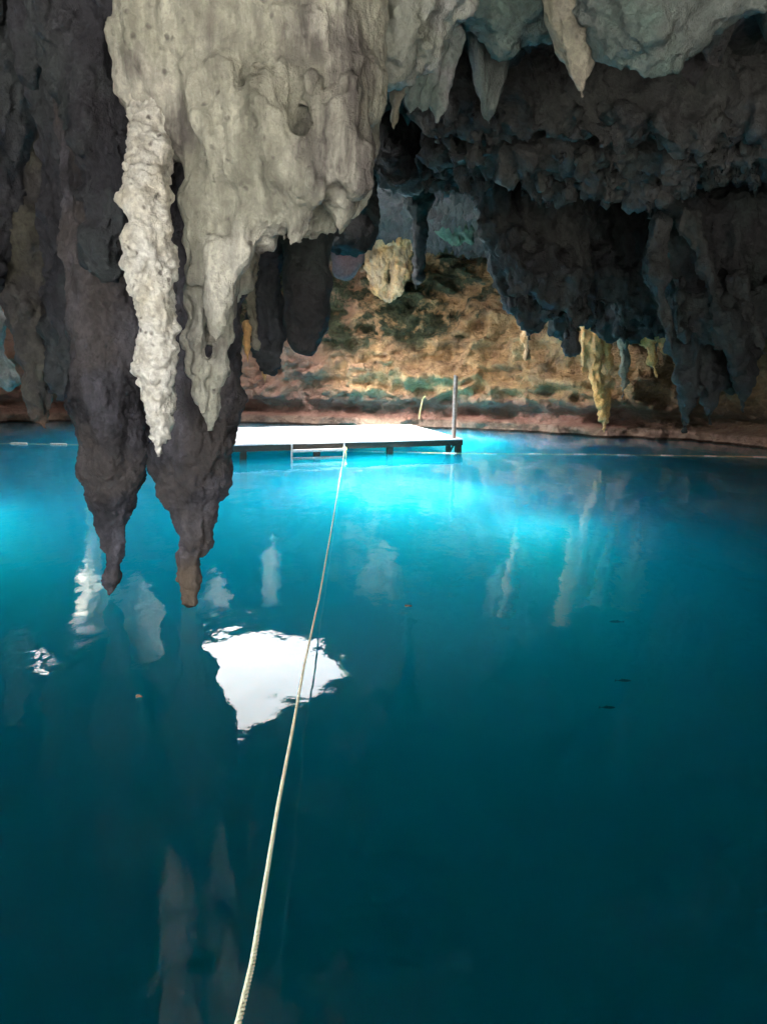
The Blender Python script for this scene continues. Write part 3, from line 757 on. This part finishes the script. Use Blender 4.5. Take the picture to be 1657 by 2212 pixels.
# ------------------------------------------------------------------ far, sunlit stalactites and blocks
far = [
 (m_yellow, 29, [[(1287, 690, 22), (1287, 740, 17), (1285, 790, 14), (1290, 830, 13), (1301, 870, 14), (1304, 905, 10), (1304, 934, 1.5)],
                 [(1266, 690, 14), (1264, 740, 11), (1262, 800, 6)], [(1314, 780, 7), (1312, 830, 7), (1318, 880, 4)]],
  'bright yellow knobbly stalactite on the right almost reaching the water', 'stalactite'),
 (m_tan, 27, [[(1344, 690, 18), (1346, 740, 12), (1350, 785, 10), (1346, 830, 7), (1344, 866, 1.5)]],
  'small tan stalactite just right of the bright yellow one', 'stalactite'),
 (m_yellow, 27, [[(1402, 680, 22), (1402, 740, 11), (1407, 780, 9), (1417, 815, 2)], [(1425, 720, 12), (1432, 755, 6), (1440, 768, 2)], [(1380, 720, 8), (1382, 745, 3)]],
  'small forked yellow stalactite under the black rock on the right', 'stalactite'),
 (m_gold, 31, [[(1130, 690, 8), (1134, 730, 9), (1138, 768, 6)], [(1138, 700, 7), (1141, 720, 5)]],
  'small white rock spur beside the left blunt point of the dark wall', 'rock'),
 (m_gold, 38.4, [[(835, 520, 34), (812, 575, 24), (818, 612, 20), (832, 648, 6)], [(862, 520, 26), (866, 580, 22), (856, 625, 14), (842, 650, 5)], [(793, 530, 16), (790, 556, 10)]],
  'golden fluted flowstone block in the alcove under the roof opening', 'flowstone'),
 (m_gold, 36.8, [[(858, 460, 20), (861, 500, 10), (861, 525, 6), (862, 539, 1.5)]], 'short cream stalactite left of the thin black column in the alcove', 'stalactite'),
 (m_gold, 36.8, [[(886, 470, 14), (889, 510, 7), (890, 540, 1.5)]], 'short cream stalactite touching the thin black column in the alcove', 'stalactite'),
 (m_black, 26, [[(900, 370, 44), (904, 430, 30), (908, 490, 16), (906, 550, 13), (902, 600, 10), (900, 622, 4)]],
  'thin black column hanging in the middle of the lit alcove', 'stalactite'),
 (m_green, 35, [[(940, 430, 40), (960, 480, 26), (985, 515, 18)], [(1000, 440, 40), (1005, 490, 24), (1015, 520, 10)], [(790, 430, 30), (800, 470, 20)]],
  'green algae-covered rock folds at the top of the alcove', 'rock'),
 (m_yellow, 9.6, [[(535, 700, 12), (534, 745, 9), (536, 786, 1.5)]], 'small cream lit stalactite tip beside the broad dark stalactite', 'stalactite'),
 (m_gold, 10.2, [[(578, 760, 16), (574, 790, 10), (572, 832, 1.5)]], 'short ochre stalactite tip below the dark knobbly one', 'stalactite'),
]
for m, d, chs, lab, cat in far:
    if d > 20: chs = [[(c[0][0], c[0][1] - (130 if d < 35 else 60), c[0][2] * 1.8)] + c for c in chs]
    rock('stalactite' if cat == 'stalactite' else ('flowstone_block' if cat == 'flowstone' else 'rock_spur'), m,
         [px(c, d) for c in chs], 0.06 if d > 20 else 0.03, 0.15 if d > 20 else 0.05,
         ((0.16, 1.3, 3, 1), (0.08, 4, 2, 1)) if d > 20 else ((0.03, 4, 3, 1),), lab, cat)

# pale stalactites hanging in the daylight of the opening: seen mostly as reflections
def hang(u, vtip, vtop, wpx, d, label, mat=m_white, lumps=2):
    """placed so that its mirror image in the lake falls where the photograph shows it"""
    r1, r0 = ray(u, vtip), ray(u, vtop)
    tip = -CAMZ + d * (-r1.z / r1.y); top = -CAMZ + d * (-r0.z / r0.y)
    x = r1.x / r1.y * d
    w_ = wpx / F * d
    ch = [[(x, d, max(top + 0.4, 8.75), w_ * 1.5), (x, d, top, w_ * 1.35), (x - 0.02, d, (top * 2 + tip) / 3, w_ * 0.95), (x, d, (top + 2 * tip) / 3, w_ * 0.6), (x, d, tip, 0.03)]]
    chs = [(ch[0], 1.0)]
    rs = random.Random(int(u))
    for i in range(lumps):
        sx = rs.uniform(-1.6, 1.6) * w_
        tz = tip + (top - tip) * rs.uniform(0.35, 0.75)
        chs.append(([(x + sx, d, max(top + 0.3, 8.8), w_ * 0.8), (x + sx, d, top + .3, w_ * 0.6), (x + sx, d, tz, 0.04)], 1.0))
    rock('stalactite', mat, chs, 0.055, 0.15, ((0.10, 1.6, 3, 1), (0.05, 5, 2, 1)), label, 'stalactite')
hang(465, 1222, 1300, 20, 35.8, 'white cone stalactite beyond the roof opening, mirrored right of the tan stump')
hang(198, 1100, 1310, 22, 31.0, 'tall white stalactite beside yellow ropes, mirrored left of the slender tip', lumps=4)
hang(300, 1230, 1300, 26, 30.0, 'broad white stalactite mirrored in the water between the two dark ones', lumps=5)
hang(590, 1150, 1205, 12, 36.0, 'small grey stalactite mirrored left of the long rope', m_grey)
hang(1082, 1215, 1280, 22, 34.5, 'broad tan stalactite mirrored in the middle right of the water', m_tan, 4)
hang(1380, 1120, 1190, 10, 33.0, 'thin tan stalactite mirrored in the dark water on the right', m_tan)

# ------------------------------------------------------------------ tubes and boxes
def tube(points, r, sides=8, closed_caps=True):
    P = [Vector(p) for p in points]
    V, Q = [], []
    up_ = Vector((0.13, 0.07, 1)).normalized()
    for i, p in enumerate(P):
        t = (P[min(i + 1, len(P) - 1)] - P[max(i - 1, 0)]).normalized()
        a = t.cross(up_)
        if a.length < 0.1: a = t.cross(Vector((1, 0, 0)))
        a.normalize(); b = t.cross(a)
        rr = r[i] if hasattr(r, '__len__') else r
        for k in range(sides):
            th = 2 * math.pi * k / sides
            V.append(p + a * (rr * math.cos(th)) + b * (rr * math.sin(th)))
    for i in range(len(P) - 1):
        for k in range(sides):
            k2 = (k + 1) % sides
            Q.append((i * sides + k, i * sides + k2, (i + 1) * sides + k2, (i + 1) * sides + k))
    return V, Q

class MB:
    def __init__(s): s.v, s.f = [], []
    def add(s, V, Q):
        n = len(s.v); s.v += [tuple(v) for v in V]; s.f += [tuple(i + n for i in q) for q in Q]; return s
    def tube(s, pts, r, sides=8):
        V, Q = tube(pts, r, sides); n = len(V)
        Q = Q + [tuple(range(sides))[::-1], tuple(range(n - sides, n))]
        return s.add(V, Q)
    def box(s, c, ex, ey, ez):
        """c centre, ex ey ez half-edge vectors"""
        c, ex, ey, ez = map(Vector, (c, ex, ey, ez))
        V = [c + ex * i + ey * j + ez * k for k in (-1, 1) for j in (-1, 1) for i in (-1, 1)]
        return s.add(V, [(0, 2, 3, 1), (4, 5, 7, 6), (0, 1, 5, 4), (2, 6, 7, 3), (1, 3, 7, 5), (0, 4, 6, 2)])
    def build(s, name, mat, parent=None, bevel=0.0, smooth=False, mats=None):
        me = bpy.data.meshes.new(name); me.from_pydata(s.v, [], s.f); me.update()
        me.materials.append(mat)
        if smooth:
            me.polygons.foreach_set('use_smooth', [True] * len(me.polygons))
        o = bpy.data.objects.new(name, me); col.objects.link(o)
        if parent is not None:
            o.parent = parent
        if bevel:
            b = o.modifiers.new('bevel', 'BEVEL'); b.width = bevel; b.segments = 2; b.limit_method = 'ANGLE'
        return o

# ------------------------------------------------------------------ platform
DZ = 0.457
NR = on_z(1002, 948, DZ)
e_ = (on_z(500, 961, DZ) - NR).normalized()
n_ = (on_z(886, 917, DZ) - NR)
depth = n_.length; n_.normalize()
LEN = 10.6
pl = empty('swimming_platform', (NR.x, NR.y, 0))
tag(pl, 'white wooden swimming platform on dark legs in the middle of the lake', 'platform')
ORG = Vector((NR.x, NR.y, 0))
def L(a, b, z): return e_ * a + n_ * b + Vector((0, 0, z))       # local to the platform's empty
nb = 46
bw = LEN / nb
mb = MB()
rs = random.Random(3)
for i in range(nb):
    a = bw * (i + 0.5)
    j0, j1 = rs.uniform(-0.02, 0.02), rs.uniform(-0.03, 0.03)
    mb.box(L(a, depth / 2 + (j0 + j1) / 2, DZ - 0.02 + rs.uniform(-0.003, 0.003)), e_ * (bw / 2 - 0.006), n_ * (depth / 2 + (j1 - j0) / 2), (0, 0, 0.02))
mb.build('deck', m_deck, pl, 0.004)
f = MB()
f.box(L(LEN / 2, 0.06, DZ - 0.14), e_ * (LEN / 2 - 0.02), n_ * 0.03, (0, 0, 0.095))
f.box(L(LEN / 2, depth - 0.06, DZ - 0.14), e_ * (LEN / 2 - 0.02), n_ * 0.03, (0, 0, 0.095))
for b in np.linspace(0.7, depth - 0.7, 6): f.box(L(LEN / 2, b, DZ - 0.135), e_ * (LEN / 2 - 0.05), n_ * 0.03, (0, 0, 0.09))
f.box(L(0.03, depth / 2, DZ - 0.142), e_ * 0.03, n_ * (depth / 2 - 0.1), (0, 0, 0.092))
f.box(L(LEN - 0.03, depth / 2, DZ - 0.142), e_ * 0.03, n_ * (depth / 2 - 0.1), (0, 0, 0.092))
f.build('frame', m_wood, pl)
for a in (0.15, 2.9, 5.6, 8.1, LEN - 0.25):
    for b in (0.2, depth - 0.3):
        g = MB().box(L(a, b, -4.6), e_ * 0.11, n_ * 0.11, (0, 0, 5.0)); g.build('leg', m_wood, pl, 0.01)
for b, s in ((0.33, 1), (depth - 0.45, -1)):
    g = MB()
    p0, p1 = L(0.25, b, DZ - 0.19), L(0.8, b, -0.6)
    g.tube([p0, p1], 0.04, 6); g.build('brace', m_wood, pl)
g = MB().box(L(0.55, 0.22, -4.6), e_ * 0.08, n_ * 0.08, (0, 0, 5.0)); g.build('leg', m_wood, pl, 0.01)
g = MB().box(L(0.3, 0.9, -4.6), e_ * 0.08, n_ * 0.08, (0, 0, 5.0)); g.build('leg', m_wood, pl, 0.01)

# ladder on the near side
ladder = MB()
def along(u):      # distance along the near edge that falls on photo column u
    best = min(np.linspace(0, LEN, 400), key=lambda a: abs((lambda p: (p.dot(rt) / p.dot(fwd)) * F + 828.5 - u)(ORG + L(a, 0, DZ) - Vector((0, 0, CAMZ)))))
    return float(best)
a0, a1 = along(742), along(630)
lo_ = empty('ladder', (0, 0, 0)); lo_.parent = pl
for a in (a0, a1): MB().box(L(a, -0.10, 0.02), e_ * 0.025, n_ * 0.035, (0, 0, 0.42)).build('rail', m_step, lo_, 0.004)
for z in (0.22, -0.04, -0.32):
    MB().box(L((a0 + a1) / 2, -0.14, z), e_ * ((a1 - a0) / 2 - 0.028), n_ * 0.09, (0, 0, 0.04)).build('step', m_step, lo_, 0.004)
# tall post standing through the deck corner
ap = along(986)
post_b = L(ap, 0.30, DZ)
PH = at(988, 810, (ORG + post_b).y).z - DZ
g = MB().box(post_b + Vector((-0.028, -0.028, PH / 2)), (0.036, 0, 0), (0, 0.036, 0), (0, 0, PH / 2)); g.build('post', m_post, pl, 0.006)
g = MB().box(post_b + Vector((0.046, -0.02, PH / 2 - 0.02)), (0.035, 0, 0), (0, 0.03, 0), (0, 0, PH / 2 - 0.02)); ob = g.build('post_backing', m_postb, pl, 0.004)

# ------------------------------------------------------------------ ropes
def strand_rope(pts, r, pitch, mat, name, label, cat='rope', parent=None, strands=3, seg=0.02, group=None):
    P = [Vector(p) for p in pts]
    # resample
    cum = [0]
    for a, b in zip(P[:-1], P[1:]): cum.append(cum[-1] + (b - a).length)
    n = max(8, int(cum[-1] / seg))
    s = np.linspace(0, cum[-1], n)
    arr = np.array([tuple(p) for p in P])
    C = np.stack([np.interp(s, cum, arr[:, k]) for k in range(3)], 1)
    # smooth the corners
    for _ in range(int(0.3 / seg)):
        C[1:-1] = (C[:-2] + C[2:] + 2 * C[1:-1]) / 4
    T = np.gradient(C, axis=0); T /= np.linalg.norm(T, axis=1)[:, None]
    A = np.cross(T, np.array([[0.31, 0.21, 0.93]])); A /= np.linalg.norm(A, axis=1)[:, None]
    B = np.cross(T, A)
    mb = MB()
    for k in range(strands):
        ph = 2 * np.pi * (s / pitch + k / strands)
        D = C + (A * np.cos(ph)[:, None] + B * np.sin(ph)[:, None]) * r * 0.52
        mb.tube([tuple(p) for p in D], r * 0.56, 6)
    o = mb.build(name, mat, parent, smooth=True)
    if label: tag(o, label, cat, group)
    return o

kp = ORG + L(a0, -0.16, 0.20)
Bn = at(512, 2225, 1.95)
pts = []
A0 = Vector(kp)
px_line = [(742, 985), (735, 1030), (728, 1072), (715, 1150), (690, 1290), (657, 1440), (628, 1600), (601, 1740), (575, 1900), (546, 2080), (512, 2225)]
for i, (u, v) in enumerate(px_line):
    t = i / (len(px_line) - 1)
    # height of the rope above the water along its course, then its distance from the pixel row
    z = [0.20, 0.16, 0.15, 0.17, 0.24, 0.36, 0.48, 0.62, 0.76, 0.94, 1.08][i]
    pts.append(on_z(u, v, z))
pts[0] = A0
pts.append(Vector((-0.75, 0.35, 1.38)))
strand_rope(pts, 0.0108, 0.08, m_rope, 'rope', 'long taut white rope running from the platform ladder down to the foreground', seg=0.012)
# knot where the rope is tied to the ladder
kn = MB()
for i in range(3):
    th = np.linspace(0, 2 * np.pi, 13)
    kn.tube([A0 + Vector((0.05 * math.cos(t) * (1 + .2 * i), 0.03 * math.sin(t), 0.06 * math.sin(t) + 0.03 * i - 0.02)) for t in th], 0.017, 6)
kn.tube([A0 + Vector((0.03, -0.02, 0.0)), A0 + Vector((0.06, -0.05, -0.12)), A0 + Vector((0.05, -0.05, -0.22))], 0.015, 6)
o = kn.build('rope_knot', m_yrope, None, smooth=True); tag(o, 'olive yellow tangle of old rope tied round the ladder corner', 'rope knot')

# buoy line lying on the water behind the platform
line = [on_z(-160, 952, 0.02), on_z(0, 957, 0.02), on_z(170, 960, 0.02), on_z(1010, 979, 0.02), on_z(1300, 981, 0.02), on_z(1580, 985, 0.02), on_z(1700, 988, 0.02)]
line = [Vector((p.x, p.y, 0.012)) for p in line]
lr = strand_rope(line, 0.008, 0.2, m_yrope, 'float_line', None, seg=0.08)
tag(lr, 'thin float line stretched on the water behind the platform', 'float line')
for i in range(len(line) - 1):
    a, b = line[i], line[i + 1]
    n = int((b - a).length / 1.25)
    for j in range(n):
        c = a.lerp(b, (j + 0.5) / n)
        t = (b - a).normalized()
        hl = 0.30 if i < 2 else 0.24
        rr = 0.045 if i < 2 else 0.017
        fm = MB().tube([c - t * hl, c - t * (hl - 0.03), c + t * (hl - 0.03), c + t * hl], [rr * .5, rr, rr, rr * .5], 10)
        fm.build('float', m_float, lr, smooth=True)

# ropes hanging from the roof over the white stalactite (visible as reflections)
for u, v0, v1, lab in ((202, 1085, 1345, 'longer yellow twisted rope hanging beside the tall white stalactite'),
                       (228, 1150, 1325, 'shorter yellow twisted rope hanging beside the tall white stalactite')):
    d = 29.8
    def zz(v):
        r = ray(u, v); return -CAMZ + d * (-r.z / r.y)
    x = ray(u, v1).x / ray(u, v1).y * d
    strand_rope([(x, d, 8.3), (x - 0.02, d + 0.02, zz(v1)), (x + 0.02, d, zz(v0) - 0.05)], 0.026, 0.2, m_yrope, 'rope', lab, seg=0.03)
# yellow cord hanging on the far wall
c0 = at(914, 858, 36.6); c1 = at(905, 905, 36.6)
strand_rope([c0 + Vector((0.1, 0, 0.05)), c0, at(909, 880, 36.5), c1], 0.018, 0.16, m_yrope, 'rope',
            'thin yellow cord dangling on the far wall behind the platform', seg=0.03)

# ------------------------------------------------------------------ fish
def fish(u, v, length, head_right, label):
    z = -0.50
    p = on_z(u, v, z)
    root = empty('fish', p, 0.0 if head_right else math.pi)
    tag(root, label, 'fish')
    xs = np.linspace(-0.5, 0.5, 12)
    prof = np.array([0.012, 0.022, 0.04, 0.062, 0.080, 0.092, 0.098, 0.096, 0.088, 0.072, 0.048, 0.012])
    V, Q = [], []
    for x, r in zip(xs, prof):
        for k in range(10):
            th = 2 * math.pi * k / 10
            V.append((x * length, math.cos(th) * r * 0.55 * length, math.sin(th) * r * length))
    for i in range(11):
        for k in range(10):
            Q.append((i * 10 + k, (i + 1) * 10 + k, (i + 1) * 10 + (k + 1) % 10, i * 10 + (k + 1) % 10))
    Q += [tuple(range(10)), tuple(range(110, 120))[::-1]]
    MB().add(V, Q).build('body', m_fish, root, smooth=True)
    L_ = length
    def fin(pts, name):
        V = [(x * L_, -0.004, z_ * L_) for x, z_ in pts] + [(x * L_, 0.004, z_ * L_) for x, z_ in pts]
        n = len(pts)
        F_ = [tuple(range(n))[::-1], tuple(range(n, 2 * n))] + [(i, (i + 1) % n, n + (i + 1) % n, n + i) for i in range(n)]
        MB().add(V, F_).build(name, m_fish, root)
    fin([(-0.48, 0.01), (-0.62, 0.10), (-0.585, 0.0), (-0.62, -0.10), (-0.48, -0.01)], 'tail_fin')
    fin([(-0.02, 0.085), (-0.14, 0.14), (-0.20, 0.06)], 'dorsal_fin')
fish(1347, 1470, 0.17, True, 'small dark fish in the right water, the middle one of three')
fish(1313, 1528, 0.16, True, 'small dark fish lowest of the three in the right water')
fish(1330, 1343, 0.19, False, 'small dark fish highest of the three in the right water')
# a floating leaf scrap and a dark twig in the open water
def scrap(u, v, r, mat, name, label, cat):
    p = on_z(u, v, 0.006)
    n = 9
    rs = random.Random(int(u))
    ring = [(math.cos(2 * math.pi * k / n) * r * rs.uniform(0.6, 1.2), math.sin(2 * math.pi * k / n) * r * rs.uniform(0.4, 0.8)) for k in range(n)]
    V = [(x, y, rs.uniform(0, 0.01)) for x, y in ring] + [(x * .9, y * .9, 0.012 + rs.uniform(0, 0.012)) for x, y in ring]
    F_ = [tuple(range(n))[::-1], tuple(range(n, 2 * n))] + [(i, (i + 1) % n, n + (i + 1) % n, n + i) for i in range(n)]
    o = MB().add(V, F_).build(name, mat); o.location = p
    tag(o, label, cat)
scrap(300, 1506, 0.035, m_bark, 'leaf', 'tiny dark leaf floating in the left foreground water', 'leaf')
scrap(880, 1310, 0.05, m_bark, 'leaf', 'small dark leaf floating right of the long rope', 'leaf')

# ------------------------------------------------------------------ shrubs on the rim of the opening
def shrub(loc, size, label, seed):
    root = empty('shrub', loc)
    tag(root, label, 'shrub')
    rs = random.Random(seed)
    st = MB(); lf = MB()
    for i in range(9):
        a = rs.uniform(0, 2 * math.pi); l = size * rs.uniform(0.5, 1.0)
        tip = Vector((math.cos(a) * l * 0.8, math.sin(a) * l * 0.8, l * rs.uniform(-0.1, 0.9)))
        mid = tip * 0.5 + Vector((0, 0, l * 0.15))
        st.tube([(0, 0, 0), mid, tip], [0.02, 0.014, 0.006], 5)
        for j in range(70):
            t = rs.uniform(0.3, 1.05)
            c = tip * t + Vector([rs.gauss(0, 0.16 * size) for _ in range(3)])
            x = Vector([rs.gauss(0, 1) for _ in range(3)]).normalized()
            y = x.cross(Vector([rs.gauss(0, 1) for _ in range(3)])).normalized()
            s = rs.uniform(0.05, 0.11)
            lf.add([c - x * s, c + y * s * .45, c + x * s, c - y * s * .45], [(0, 1, 2, 3)])
    st.build('stem', m_bark, root, smooth=True)
    lf.build('foliage', m_leaf, root)
q = mirrored(618, 1512, HZ + 0.4)
shrub((q.x + 0.1, q.y - 0.1, HZ + 0.5), 0.7, 'leafy green shrub leaning into the roof opening, mirrored beside the long rope', 5)
q = mirrored(560, 1575, HZ + 1.2)
shrub((q.x, q.y - 0.3, HZ + 1.4), 0.5, 'small green shrub at the narrow near end of the roof opening', 6)
